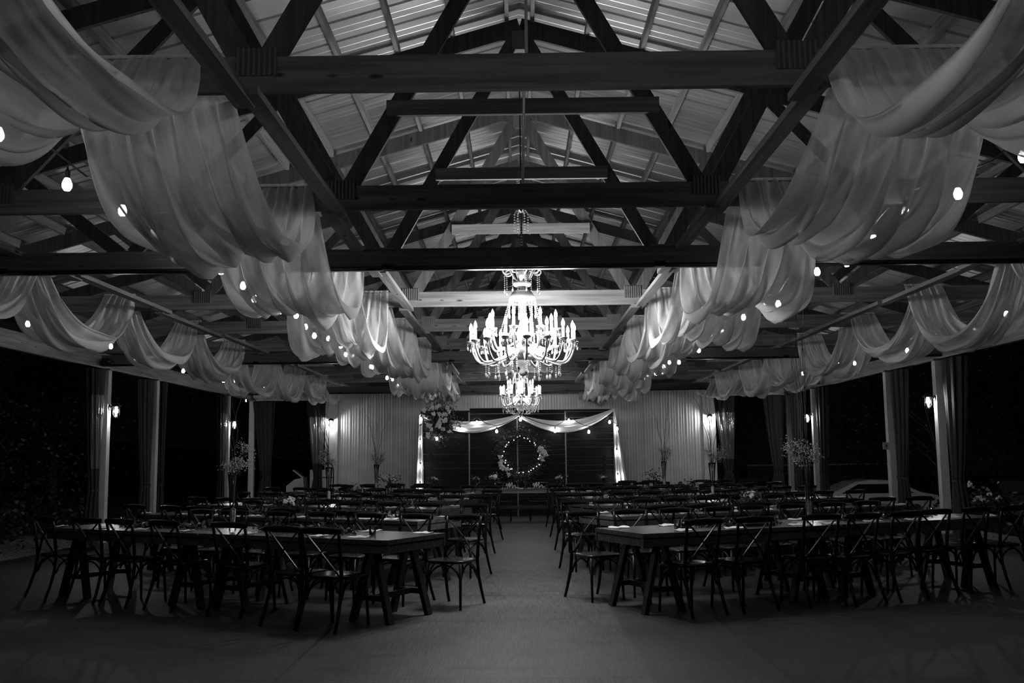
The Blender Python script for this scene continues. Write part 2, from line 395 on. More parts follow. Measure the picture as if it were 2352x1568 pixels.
# ------------------------------------------------------------------ posts
PY = [(10.07, 'nearest, out of frame'), (12.43, 'next, out of frame'), (17.42, 'first'), (19.78, 'second'), (24.75, 'third'), (27.12, 'corner')]
for sg, sn in ((-1, 'left'), (1, 'right')):
    for yy, nm in PY:
        t = thing('support_post', ('pale square eave post on the %s side, %s' % (sn, nm) if 'out' in nm else '%s pale square post in view on the %s side' % (nm, sn)) if nm != 'corner' else 'pale square post at the back %s corner' % sn, 'post', (sg*(WH-.03), yy, 0), group='eave posts')
        MB().box((0, 0, 1.55), (.14, .14, 3.1)).build('shaft', POSTM, t)
        MB().box((0, 0, .05), (.19, .19, .1)).build('base_bracket', PLATE, t)
        MB().box((0, 0, 3.09), (.2, .18, .03)).build('cap_plate', PLATE, t)
t = thing('switch_box', 'small pale outlet box on the second right post', 'box', (WH-.16, 19.72, 1.62)); MB().box((0, 0, 0), (.1, .06, .14)).build('cover', PLATE, t); MB().box((0, -.035, 0), (.03, .01, .05)).build('socket', BLK, t)

# ------------------------------------------------------------------ string lights
def bulb_mb(c):
    b = MB().lathe([(0, -.078), (.018, -.075), (.03, -.055), (.031, -.035), (.022, -.012), (.013, .005), (0, .008)], c, 8); return b
sock = MB().lathe([(.0, 0), (.017, 0), (.017, .045), (.008, .055), (.005, .075)], (0, 0, 0), 6).build('socket', BLK)
bul = bulb_mb((0, 0, 0)).build('bulb', BULBS, None, True)
dull = bulb_mb((0, 0, 0)).build('bulb', GLASS, None, True)
SOCKM, BULM, DULM = sock.data, bul.data, dull.data
for o in (sock, bul, dull): bpy.data.objects.remove(o)
def link(me, name, parent, loc):
    o = bpy.data.objects.new(name, me); col.objects.link(o); o.parent = parent; o.location = loc; return o
def string_lights(xx, y0, y1, step, zc, label, seed, dead=()):
    r = random.Random(seed); t = thing('string_lights', label, 'string lights', group='bulb strings under the trusses')
    pts = []; n = int((y1-y0)/step); k = 0
    cz = lambda y: zc + .1*abs(math.sin(PI*(y-TY(0))/S + PI/2))**1 - .02
    yy = y0
    while yy <= y1: pts.append((xx+.05*math.sin(yy*2.1+seed), yy, cz(yy)+.085)); yy += .2
    MB().tube(pts, .006, 5).build('cable', BLK, t)
    for i in range(n):
        yy = y0+.3+i*step+r.uniform(-.08, .08); z = cz(yy)+r.uniform(-.02, .01); x = xx+.05*math.sin(yy*2.1+seed)
        link(SOCKM, 'socket', t, (x, yy, z)); link(DULM if i in dead else BULM, 'bulb', t, (x, yy, z))
string_lights(-2.84, 2.56, 24.0, .78, 3.22, 'string of glowing bulbs beside the inner left drape', 1)
string_lights(2.88, 2.28, 24.0, .78, 3.22, 'string of glowing bulbs beside the inner right drape', 2, (10,))
string_lights(-6.2, 8.75, 25.0, 1.15, 3.18, 'string of glowing bulbs behind the outer left drape', 3)
string_lights(6.2, 8.75, 25.0, 1.15, 3.18, 'string of glowing bulbs behind the outer right drape', 4)

# ------------------------------------------------------------------ sheer drapes slung over the chords
def swag(parent, i, xi, xo, sg, sag, r, ends=(0, 0)):
    ya, yb = TY(i)+.034, TY(i+1)-.034; top = CB+CH+.015
    nf = r.choice([5, 6, 7]); ph = [r.uniform(0, 6.28) for _ in range(8)]; am = r.uniform(.03, .048)
    sag = sag*r.uniform(.9, 1.06); tilt = r.uniform(-.10, .12); skew = r.uniform(-.12, .12)
    if i == 0: tilt = .26; sag *= .93
    wa, wb = r.uniform(.6, .95), r.uniform(.6, .95); lay = r.uniform(.25, .75)
    def fn(u, v):
        q = 2*u-1; U = 1-abs(q)**2.9                       # U-shaped hang
        y = ya+(yb-ya)*u + skew*math.sin(2*PI*v*.5)*U*.5
        wloc = (wa*(1-u)+wb*u)*(1-U)+1.0*U
        vv = v + .02*math.sin(2*PI*v*3+ph[4])*U
        x = xi+(xo-xi)*(.5*(1-wloc)*.7+vv*wloc)
        s = sag*(1+tilt*(v-.5)+.07*math.sin(2*PI*v*1.1+ph[0])+.05*math.sin(2*PI*v*2.3+ph[1]))
        z = top-s*U
        ed = min(1, U*3+.35)
        fo = abs(math.sin(PI*nf*v+ph[2]+1.1*math.sin(PI*u+ph[3])))**.8 + .5*math.sin(2*PI*nf*1.7*v+ph[5]+.6*math.sin(3*u+ph[6])) + .25*math.sin(2*PI*nf*3.1*v+ph[7]+u)
        amp = am*(1.0+1.0*(1-U))*(.35+U) 
        nz = amp*fo*ed
        sl = -q*1.0                                        # push the fold along the rough surface normal
        y2 = y + nz*1.6*q*(1-U*.5)*min(1, U*4+.1)
        x += amp*.9*math.cos(2*PI*nf*v+ph[2]+ph[3]*u)*(.15+.85*U)
        z += nz*(.05+1.25*U) + (.02*math.sin(9*v+ph[0]) if U < .05 else 0)
        if u == 0: y2, z = TY(i), top+.012
        if u == 1: y2, z = TY(i+1), top+.012
        return (sg*x, y2, z)
    o = MB().grid(fn, 40, 72).build('swag', SHEER, parent, True)
    return o
for sg, xi, xo, nm, sg_lab in ((-1, 1.52, 2.42, 'inner left', 0), (1, 1.52, 2.42, 'inner right', 1), (-1, 4.74, 5.3, 'outer left', 2), (1, 4.74, 5.3, 'outer right', 3)):
    r = random.Random(20+sg_lab)
    t = thing('fabric_drape', 'white sheer drape swagged over every truss, %s row' % nm, 'drape', group='sheer ceiling drapes')
    for i in range(0, 10):
        a = xi+r.uniform(-.05, .06); b = xo+r.uniform(-.08, .1)
        swag(t, i, a, b, sg, .84 if i < 8 else .66, r)

# ------------------------------------------------------------------ chandeliers
def chandelier(loc, R, n_lo, n_up, label, power, festoon=False, H=1.2):
    t = thing('chandelier', label, 'chandelier', loc, group='crystal chandeliers')
    k = R/.58
    MB().lathe([(.0, .0), (.03, .01), (.05, .05), (.03, .09), (.07, .13), (.09, .2), (.05, .28), (.035, .34), (.06, .40), (.075, .47), (.05, .54), (.03, .62), (.028, .78), (.05, .84), (.03, .90), (.028, 1.0), (.05, 1.18)], (0, 0, 0), 14).build('stem', CRYS, t, True)
    MB().lathe([(.0, .17), (.09*k, .18), (.19*k, .25), (.21*k, .31), (.2*k, .31), (.17*k, .26), (.0, .22)], (0, 0, 0), 20).build('bowl', CRYS, t, True)
    MB().lathe([(.03, .965), (.10, .955), (.14, .90), (.155, .86), (.14, .855), (.12, .90), (.03, .93)], (0, 0, 0), 18).build('dome', CRYS, t, True)
    MB().lathe([(.03, 1.0), (.09, 1.01), (.115, 1.05), (.1, 1.05), (.05, 1.02)], (0, 0, 0), 16).build('upper_dish', CRYS, t, True)
    MB().tube([(0, 0, 1.15), (0, 0, H)], .008, 5).build('hanging_rod', BLK, t)
    def beads(mb, pts, r=.008, step=.021):
        d = 0
        for a, b in zip(pts[:-1], pts[1:]):
            a, b = Vector(a), Vector(b); L = (b-a).length; x = d
            while x < L: mb.octa(a+(b-a)*(x/L), r); x += step
            d = x-L
        return mb
    # crown of scrolls with short bead drops
    for j in range(8):
        a = 2*PI*(j+.3)/8; c, s = math.cos(a), math.sin(a)
        pts = []
        for q in range(15):
            if q < 7: rad = .045+.018*q; z = 1.03+.030*q
            else: ang = (q-7)/7*PI*1.35; rad = .175+.0-.0+.045*math.sin(ang)-.0; z = 1.20+.035*math.cos(ang)-.02
            pts.append((rad*c, rad*s, z))
        m = MB().tube(pts, .010, 6); m.build('crown_scroll', CRYS, t, True)
        x, y = .20*c, .20*s
        mb = beads(MB(), [(x, y, 1.14), (x, y, .97)]); mb.ball((x, y, .945), (.011, .011, .022), 6, 4); mb.build('bead_strand', CRYS, t)
    # bead strands from the dome out to the upper arms
    ru = .26*k
    for j in range(12):
        a = 2*PI*j/12; c, s = math.cos(a), math.sin(a); pts = []
        for q in range(9):
            u = q/8; rad = .14+(ru-.14)*u+.02*math.sin(PI*u); z = .86-.46*u - .04*math.sin(PI*u)
            pts.append((rad*c, rad*s, z))
        beads(MB(), pts, .009).build('bead_strand', CRYS, t)
    for j in range(12):
        a = 2*PI*(j+.5)/12; c, s = math.cos(a), math.sin(a)
        mb = beads(MB(), [(.15*c, .15*s, .86), (.15*c, .15*s, .70)], .010); mb.ball((.15*c, .15*s, .675), (.011, .011, .025), 6, 4); mb.build('bead_strand', CRYS, t)
    # arms
    def arm(rad, zpan, dip, z0, ch):
        pts = []
        for q in range(15):
            u = q/14; rr_ = .05+(rad-.05)*(1-(1-u)**1.6) if u < 1 else rad
            z = z0 + (dip-z0)*math.sin(min(1, u/.62)*PI/2) if u < .62 else dip+(zpan-dip)*((u-.62)/.38)**1.6
            pts.append((rr_, 0, z))
        am = MB().tube(pts, .0125, 7)
        return am, (rad, 0, zpan)
    arms = []
    for tier, (nn, rad, zp, dip, z0) in enumerate(((n_lo, R, .365, .145, .30), (n_up, R*.66, .50, .29, .40))):
        am, p = arm(rad, zp, dip, z0, 0)
        a0 = am.build('arm', CRYS, t, True)
        MB().lathe([(.0, -.012), (.03, -.01), (.048, .01), (.052, .022), (.045, .012), (.0, .004)], p, 12).build('drip_pan', CRYS, a0, True)
        MB().lathe([(.0, 0), (.016, 0), (.016, .12), (.0, .122)], (p[0], 0, p[2]+.01), 8).build('candle', CANDLE, a0, True)
        MB().lathe([(.0, .12), (.010, .125), (.020, .15), (.018, .18), (.006, .21), (0, .222)], (p[0], 0, p[2]+.01), 8).build('bulb', BULBC, a0, True)
        for q in range(5):
            b = 2*PI*q/5+.5; mb = MB(); x, y = p[0]+.046*math.cos(b), .046*math.sin(b)
            mb.octa((x, y, p[2]-.005), .007); mb.octa((x, y, p[2]-.022), .008); mb.ball((x, y, p[2]-.055), (.010, .010, .022), 6, 4); mb.build('crystal_drop', CRYS, a0)
        mb = MB(); x = rad*.72
        for q in range(4): mb.octa((x, 0, dip-.03-q*.02), .008)
        mb.ball((x, 0, dip-.13), (.014, .014, .028), 6, 4); mb.build('crystal_drop', CRYS, a0)
        remember(a0); arms.append(a0)
        for j in range(nn):
            o = a0 if j == 0 else copy_tree(a0, t)
            o.rotation_euler = (0, 0, 2*PI*(j+.5*tier+.17)/nn)
    # lower pendants
    for j in range(14):
        a = 2*PI*j/14; c, s = math.cos(a), math.sin(a)
        if festoon:
            pts = []
            for q in range(13):
                u = q/12; rad = R*.86*(1-u)+.06*u if False else R*.84-(R*.84-.1)*u; z = .18-.22*math.sin(PI*u*.62)
                pts.append((rad*c, rad*s, z))
            beads(MB(), pts, .010, .024).build('bead_strand', CRYS, t)
            pts = [(R*.9*math.cos(a+.45*q/8), R*.9*math.sin(a+.45*q/8), .14-.14*math.sin(PI*q/8)) for q in range(9)]
            beads(MB(), pts, .009, .024).build('bead_strand', CRYS, t)
        else:
            rad = .19*k if j % 2 else .30*k
            mb = beads(MB(), [(rad*c, rad*s, .24), (rad*c, rad*s, .07 if j % 2 else .03)], .009); mb.ball((rad*c, rad*s, .0+(.03 if j % 2 else -.01)), (.016, .016, .034), 6, 4); mb.build('bead_strand', CRYS, t)
    nl = 6
    for j in range(nl):
        a = 2*PI*j/nl; light('candle_and_fill_light', t, (R*.8*math.cos(a), R*.8*math.sin(a), .58), power/nl*.8, .05)
    light('candle_and_fill_light', t, (0, 0, .66), power*.12, .06)  # added fill light at the stem, no candle stands here
    for j in range(4):
        a = 2*PI*(j+.5)/4; light('candle_and_fill_light', t, (R*.45*math.cos(a), R*.45*math.sin(a), .27), power*.035, .04)  # added fill lights below the pans to whiten the arms
    light('candle_and_fill_light', t, (.0, .0, 1.12), power*.012, .02)  # added light over the dome to brighten it, no bulb here
    return t
chandelier((0, 11.0, 2.37), .575, 16, 8, 'large glowing crystal chandelier over the aisle, nearer of the two', P_CHAND, H=1.25)
chandelier((.0, 22.0, 2.46), .44, 12, 6, 'smaller glowing crystal chandelier hanging in front of the back wall', P_CHAND_FAR, True, 1.3)
chandelier((0, 2.1, 2.85), .575, 16, 8, 'added out of view crystal chandelier above the entrance end, lighting the near roof', P_CHAND_NEAR, H=1.25)  # added out of view to light the nearest truss, roof and drapes
# hanging hardware and the supply conduit, whitened for its highlight
t = thing('supply_conduit', 'conduit coloured white as a highlight, dropping from the ridge in front of the second truss', 'conduit')
MB().tube([(.035, 7.15, 6.0), (.03, 7.15, 4.22)], .012, 6).build('upper_pipe', CARW, t); MB().tube([(.012, 7.17, 4.3), (-.01, 7.40, 3.4)], .011, 6).build('lower_pipe', CARW, t)  # white colour stands in for the chandelier highlight on the pipes
m = MB(); m.box((.075, 7.14, 4.27), (.05, .03, .02)); m.build('clamp', PLATE, t)
t = thing('chain_hook', 'ornate crystal hook and chain above the nearer chandelier', 'hook', (0, 11.0, 0))
m = MB()
for q in range(17): m.lathe([(.008, 0), (.016, .012), (.008, .03)], (0, 0, 3.62+q*.032), 6)
m.build('chain', STEEL, t)
m = MB()
for j in range(6):
    a = 2*PI*j/6
    for q in range(7): m.octa((.075*math.cos(a), .075*math.sin(a), 4.20-q*.03), .012)
    m.tube([(0, 0, 4.22), (.05*math.cos(a), .05*math.sin(a), 4.25), (.08*math.cos(a), .08*math.sin(a), 4.20)], .007, 5)
m.build('crystal_rosette', CRYS, t)
MB().tube([(0, 0, 4.17), (0, 0, 5.95)], .008, 5).build('drop_rod', STEEL, t)

# ------------------------------------------------------------------ lanterns
def lantern(x, y, z, dx, dy, label):
    t = thing('wall_lantern', label, 'lantern', (x, y, z), math.atan2(dy, dx)-0, group='jelly jar wall lanterns')
    MB().lathe([(0, 0), (.055, 0), (.05, .02), (.0, .025)], (0, 0, 0), 14).build('back_plate', BLK, t, True).rotation_euler = (0, PI/2, 0)
    MB().tube([(.02, 0, .0), (.07, 0, .03), (.12, 0, .06)], .012, 6).build('arm', BLK, t, True)
    MB().lathe([(.0, .085), (.03, .08), (.055, .055), (.092, .022), (.088, .018), (0, .045)], (.125, 0, 0), 14).build('hood', BLK, t, True)
    MB().lathe([(.052, .03), (.056, -.04), (.052, -.12), (.04, -.155), (0, -.168)], (.125, 0, 0), 16).build('glass_jar', GLASS, t, True)
    MB().lathe([(0, -.035), (.02, -.028), (.027, -.008), (.022, .012), (.013, .03)], (.125, 0, 0), 10).build('bulb', BULBL, t, True)
    m = MB()
    for j in range(4):
        a = PI/4+PI/2*j; m.tube([(.125+.06*math.cos(a), .06*math.sin(a), .03), (.125+.063*math.cos(a), .063*math.sin(a), -.12), (.125+.02*math.cos(a), .02*math.sin(a), -.175)], .0035, 4)
    m.tube([(.125+.062*math.cos(2*PI*j/16), .062*math.sin(2*PI*j/16), -.09) for j in range(17)], .0035, 4)
    m.build('guard', BLK, t)
    light('lantern_light', t, (.125, 0, -.05), P_LANTERN, .05)
for sg, sn in ((-1, 'left'), (1, 'right')):
    lantern(sg*(WH-.1), 17.42, 2.42, -sg, 0, 'lit jar lantern on the inner face of the first %s post' % sn)
    lantern(sg*(WH-.1), 24.75, 2.42, -sg, 0, 'lit jar lantern on the inner face of the third %s post' % sn)
    lantern(sg*5.12, BW-.07, 2.50, 0, -1, 'lit lantern on the %s corner board of the metal wall' % sn)
lantern(WH+.04, 19.78, 2.42, 1, 0, 'lit jar lantern on the outer face of the second right post')
lantern(WH+.04, 24.75, 2.42, 1, 0, 'lit jar lantern on the outer face of the third right post')

# ------------------------------------------------------------------ tied-back outdoor curtains
def curtain(x, y, along, label, wtop=.42, seed=0, vinyl=True, zt=1.02):
    r = random.Random(seed); t = thing('outdoor_curtain', label, 'curtain', (x, y, 0), 0 if along == 'x' else PI/2, group='tied black curtains')
    nf = 9; ph = r.uniform(0, 6)
    def sec(u, v, off=0):
        z = 3.06-u*3.0
        if z > zt: k = .42+.58*((z-zt)/(3.06-zt))**.7
        else: k = .42+.45*((zt-z)/zt)**.8
        a = 2*PI*v; f = 1+.22*math.sin(nf*a+ph)+.1*math.sin(nf*2*a+2*ph+z)
        sx = wtop/2*k; sy = .09*(.6+k*.5)
        sh = (1-k)*wtop*.28
        return ((math.cos(a)*sx*f+sh)*1+off*math.cos(a), math.sin(a)*sy*f+off*math.sin(a), z)
    MB().grid(sec, 26, 90).build('cloth', BLACKF, t, True)
    MB().grid(lambda u, v: sec((3.06-zt-.03+u*.06)/3.0, v, .012), 2, 40).build('tie_band', BLK, t, True)
    if vinyl: MB().grid(lambda u, v: sec((3.06-2.62+u*1.25)/3.0, .55+v*.42, .010), 20, 60).build('clear_window', VINYL, t, True, 'clear shiny vinyl window panel')
for a in ((-WH+.02, 16.98, 'y', 'black curtain with shiny vinyl window, beside the first left post', .5, 1, True), (-WH+.02, 19.35, 'y', 'black tied curtain in front of the second left post', .5, 2, False),
          (-WH+.02, 20.15, 'y', 'black tied curtain just behind the second left post', .3, 12, False),
          (-WH+.02, 24.3, 'y', 'black curtain beside the third left post', .45, 3, True), (-WH+.35, BW-.08, 'x', 'black tied curtain at the back left corner post', .5, 4, False),
          (-5.55, BW-.08, 'x', 'black curtain at the left end of the metal wall', .42, 5, True), (5.55, BW-.08, 'x', 'black curtain at the right end of the metal wall', .45, 6, True),
          (WH-.45, BW-.08, 'x', 'black tied curtain left of the back right corner post', .5, 7, False), (WH-.02, 26.4, 'y', 'black tied curtain right of the back right corner post', .6, 8, False),
          (WH-.02, 24.15, 'y', 'black curtain with vinyl beside the third right post', .6, 9, True), (WH-.02, 19.2, 'y', 'black tied curtain beside the second right post', .6, 10, False),
          (WH-.02, 16.75, 'y', 'black curtain with wide shiny vinyl window beside the first right post', .7, 11, True)):
    curtain(a[0], a[1], a[2], a[3], a[4], a[5], a[6])

# flood lights under the headers
for x, y, nm in ((-WH+.12, 17.1, 'left header by the first post'), (WH-.14, 24.0, 'right header near the third post')):
    t = thing('flood_light', 'unlit black flood lamp on the '+nm, 'lamp', (x, y, 3.2)); MB().box((0, 0, 0), (.08, .08, .12)).build('mount', BLK, t)
    sg = 1 if x < 0 else -1
    MB().ball((sg*.08, -.05, .0), .06, 10, 7).build('lamp_head', BLK, t, True); MB().ball((sg*.1, .06, -.02), .05, 10, 7).build('lamp_head', BLK, t, True)

# ------------------------------------------------------------------ chairs
ch0 = thing('crossback_chair', 'x', 'chair')
m = MB()
out = []
for j in range(24):
    a = 2*PI*j/24; c, s = math.cos(a), math.sin(a); e = .55
    x = (abs(c)**e)*(1 if c > 0 else -1)*(.215+.02*s); y = (abs(s)**e)*(1 if s > 0 else -1)*.205
    out.append((x, y))
v = [(x*.93, y*.93, .438) for x, y in out]+[(x, y, .448) for x, y in out]+[(x, y, .462) for x, y in out]+[(x*.94, y*.94, .470) for x, y in out]+[(x*.5, y*.5, .463) for x, y in out]
f = [tuple(range(23, -1, -1))]
for q in range(4):
    for j in range(24): f.append((q*24+j, q*24+(j+1) % 24, (q+1)*24+(j+1) % 24, (q+1)*24+j))
f.append(tuple(range(96, 120)))
m.add(v, f); m.build('seat', SEATW, ch0, True)
for sx in (-1, 1):
    MB().tube([(sx*.205, -.315, 0), (sx*.20, -.265, .12), (sx*.19, -.215, .28), (sx*.185, -.195, .45), (sx*.188, -.215, .62), (sx*.195, -.245, .78), (sx*.197, -.265, .875)], [.015, .016, .017, .018, .017, .016, .015], 7).build('leg', CHAIRW, ch0, True)
    MB().tube([(sx*.195, .205, 0), (sx*.182, .178, .44)], [.013, .017], 7).build('leg', CHAIRW, ch0, True)
def railf(u, v):
    x = -.222+.444*u; yb = -.262-.035*math.cos(PI*(u-.5)); a = 2*PI*v
    ez = .031*(1-.25*abs(2*u-1)**3); return (x, yb+.011*math.cos(a), .862+ez*math.sin(a)+.006*math.cos(PI*(u-.5)))
MB().grid(railf, 12, 8).build('top_rail', CHAIRW, ch0, True)
for sx in (-1, 1):
    pts = [(sx*(.172-.335*u), -.25-.022*math.sin(PI*u)+.055*u, .845-.375*u+.02*math.sin(PI*u)) for u in [q/8 for q in range(9)]]
    MB().tube(pts, .014, 6, (1.15, .45)).build('cross_slat', CHAIRW, ch0, True)
def arch(a, b):
    pts = []
    for q in range(11):
        u = q/10; z = .27+.155*math.sin(PI*u)**.55; pts.append((a[0]+(b[0]-a[0])*u, a[1]+(b[1]-a[1])*u, z))
    return MB().tube(pts, .0095, 6)
arch((-.185, -.195), (.185, -.195)).build('arch_brace', CHAIRW, ch0, True); arch((-.183, .175), (.183, .175)).build('arch_brace', CHAIRW, ch0, True)
for sx in (-1, 1): arch((sx*.185, -.19), (sx*.184, .175)).build('arch_brace', CHAIRW, ch0, True)
remember(ch0); first_used = [False]
def chair(x, y, rz, label, group):
    o = copy_tree(ch0) if first_used[0] else ch0
    first_used[0] = True
    o.location = (x, y, 0); o.rotation_euler = (0, 0, rz); tag(o, label, 'chair', group)

# ------------------------------------------------------------------ tables
TL, TW, TH = 2.34, .95, .76
tb0 = thing('farm_table', 'x', 'table')
m = MB()
for q in range(5): m.box((0, -TW/2+.095+q*.19, TH-.02), (TL, .186, .04))
m.box((0, 0, TH-.045), (TL-.01, TW-.01, .02))
m.build('tabletop', TABW, tb0)
m = MB(); m.box((0, -TW/2+.02, TH-.075), (TL, .03, .09)); m.box((0, TW/2-.02, TH-.075), (TL, .03, .09)); m.box((-TL/2+.02, 0, TH-.0755), (.03, TW-.07, .089)); m.box((TL/2-.02, 0, TH-.0755), (.03, TW-.07, .089))
m.build('apron', TABW, tb0)
for sx in (-1, 1):
    xc = sx*(TL/2-.30)
    m = MB().box((xc, 0, TH-.10), (.09, TW-.12, .07)); m.beam((xc, -.30, .22), (xc, .30, .22), .04, .05); m.build('trestle', TRESW, tb0); tre = bpy.data.objects[-1] if False else None
    tre = [o for o in col.objects if o.name.startswith('trestle')][-1]
    for sy in (-1, 1):
        for q in (-1, 1): MB().beam((xc+q*.03, sy*.28, TH-.10), (xc+q*.21, sy*.31, 0.0), .075, .045, (1, 0, 0)).build('leg', TRESW, tre)
        MB().box((xc, sy*.30, .22), (.30, .025, .05)).build('crossbar', TRESW, tre)
remember(tb0); tb_used = [False]
def table(x, y, rz, label, group):
    o = copy_tree(tb0) if tb_used[0] else tb0
    tb_used[0] = True; o.location = (x, y, 0); o.rotation_euler = (0, 0, rz); tag(o, label, 'table', group)

rn = random.Random(5)
ngp = random.Random(9)
nap_me = []
for q in range(3):
    def nf_(u, v, q=q): return ((u-.5)*.20, (v-.5)*.11, .002+.012*abs(math.sin(3+q+5*u+2*v))*(.3+v) + .004*u)
    o = MB().grid(nf_, 8, 5).build('paper_napkin', PAPER, None, True); nap_me.append(o.data); bpy.data.objects.remove(o)
def votive_parts(t, lit=True):
    MB().lathe([(0, .003), (.032, .003), (.036, .09), (.038, .095), (.034, .09), (.03, .008), (0, .008)], (0, 0, 0), 14).build('glass', GLASS, t, True)
    MB().lathe([(0, .009), (.028, .009), (.03, .04), (0, .04)], (0, 0, 0), 12).build('wax', PEB, t, True)
vt0 = thing('votive_candle', 'x', 'candle'); votive_parts(vt0); remember(vt0); vt_used = [False]
gr_mb = MB(); rg = random.Random(3)
for q in range(420):
    u = rg.uniform(-1, 1); c = (u*.62, rg.gauss(0, .05), .012+abs(rg.gauss(0, .022))); gr_mb.leaf(c, rg.uniform(.05, .09), rg.uniform(.02, .035), rg)
gr0 = thing('greenery_garland', 'x', 'garland'); gr_mb.build('leaves', LEAF, gr0)
MB().tube([(-.6+.1*q, .015*math.sin(q*1.7), .012) for q in range(13)], .005, 5).build('stem', TWIG, gr0)
m = MB()
for q in range(9): m.ball((rg.uniform(-.5, .5), rg.gauss(0, .04), .035), .022, 6, 4)
m.build('rosebuds', PETAL, gr0, True); remember(gr0); gr_used = [False]

def tall_vase(loc, label, seed, willow=1.0, width=.17, fan=.26, group='tall trumpet vases'):
    r = random.Random(seed); t = thing('trumpet_vase', label, 'vase', loc, 0, group)
    H = .60
    MB().lathe([(0, .0), (.036, .0), (.038, .012), (.028, .04), (.032, .2), (.042, .4), (.058, .58), (.062, .6), (.055, .57), (.037, .36), (.026, .15), (.022, .045), (0, .03)], (0, 0, 0), 20).build('glass', GLASS, t, True)
    MB().lathe([(0, .035), (.025, .05), (.031, .22), (.0, .23)], (0, 0, 0), 12).build('pebbles', PEB, t, True)
    st = MB(); fl = MB(); clumps = []
    for q in range(9):
        a = r.uniform(0, 6.28); rad = width*r.uniform(.25, 1.25); z = H+r.uniform(.05, .28)
        c = (rad*math.cos(a), rad*math.sin(a)*.8, z); clumps.append(c)
        st.tube([(0, 0, .2), (.02*math.cos(a), .02*math.sin(a), .5), c], .003, 4)
        for _ in range(65):
            p = (c[0]+r.gauss(0, .045), c[1]+r.gauss(0, .045), c[2]+r.gauss(0, .035)); fl.octa(p, r.uniform(.004, .009))
            if _ % 3 == 0: st.tube([c, p], .0012, 3)
    st.build('stems', TWIG, t); fl.build('blossoms', BREATH, t)
    for q in range(int(5*willow)):
        a = r.uniform(0, 6.28); L = r.uniform(.8, 1.35)*max(.7, willow); pts = []; x = y = 0; z = .15
        for k in range(22):
            u = k/21; pts.append((math.cos(a)*(.02+fan*u*u)*L+.022*math.sin(u*17+q*2)*u, math.sin(a)*(.02+fan*.8*u*u)*L+.022*math.cos(u*14+q)*u, .1 + (0 if willow > 1.2 else .42) + (.5 if willow > 1.2 else .1)*u + L*u))
        MB().tube(pts, [.006-.004*k/21 for k in range(22)], 5).build('willow_branch', TWIG, t)
def bouquet(loc, label, seed, wd=.10, h=.14, n=9, petal=PETAL, group=None, dark=.5):
    r = random.Random(seed); t = thing('flower_bouquet', label, 'flowers', loc, 0, group)
    MB().lathe([(0, 0), (.04, 0), (.045, .03), (.035, h*.8), (.042, h), (.036, h*.95), (.0, .01)], (0, 0, 0), 14).build('vase', GLASS, t, True)
    lf = MB()
    for _ in range(110): lf.leaf((r.gauss(0, wd*.7), r.gauss(0, wd*.7), h+r.gauss(wd*.4, wd*.45)), .06, .03, r)
    lf.build('foliage', LEAF, t)
    for q in range(n):
        a = r.uniform(0, 6.28); rad = wd*math.sqrt(r.random()); c = (rad*math.cos(a), rad*math.sin(a), h+wd*.75*(1-(rad/wd)**2*.6)+.02)
        m = MB(); s = wd*.36
        for k in range(14): m.ball((c[0]+r.gauss(0, s*.4), c[1]+r.gauss(0, s*.4), c[2]+r.gauss(0, s*.35)), s*.42, 6, 4)
        m.build('bloom', petal, t)
LSEAT = [(.44, -.15), (.90, -.10), (1.80, .12), (2.68, .13), (3.36, .14), (3.93, .16), (4.67, .2)]
RSEAT = [(.53, .08), (1.12, .07), (1.9, 0), (2.32, -.08), (2.91, -.05), (3.44, .05), (4.06, .1), (4.62, .08)]
rowname = ['front', 'second', 'third', 'fourth', 'rearmost']
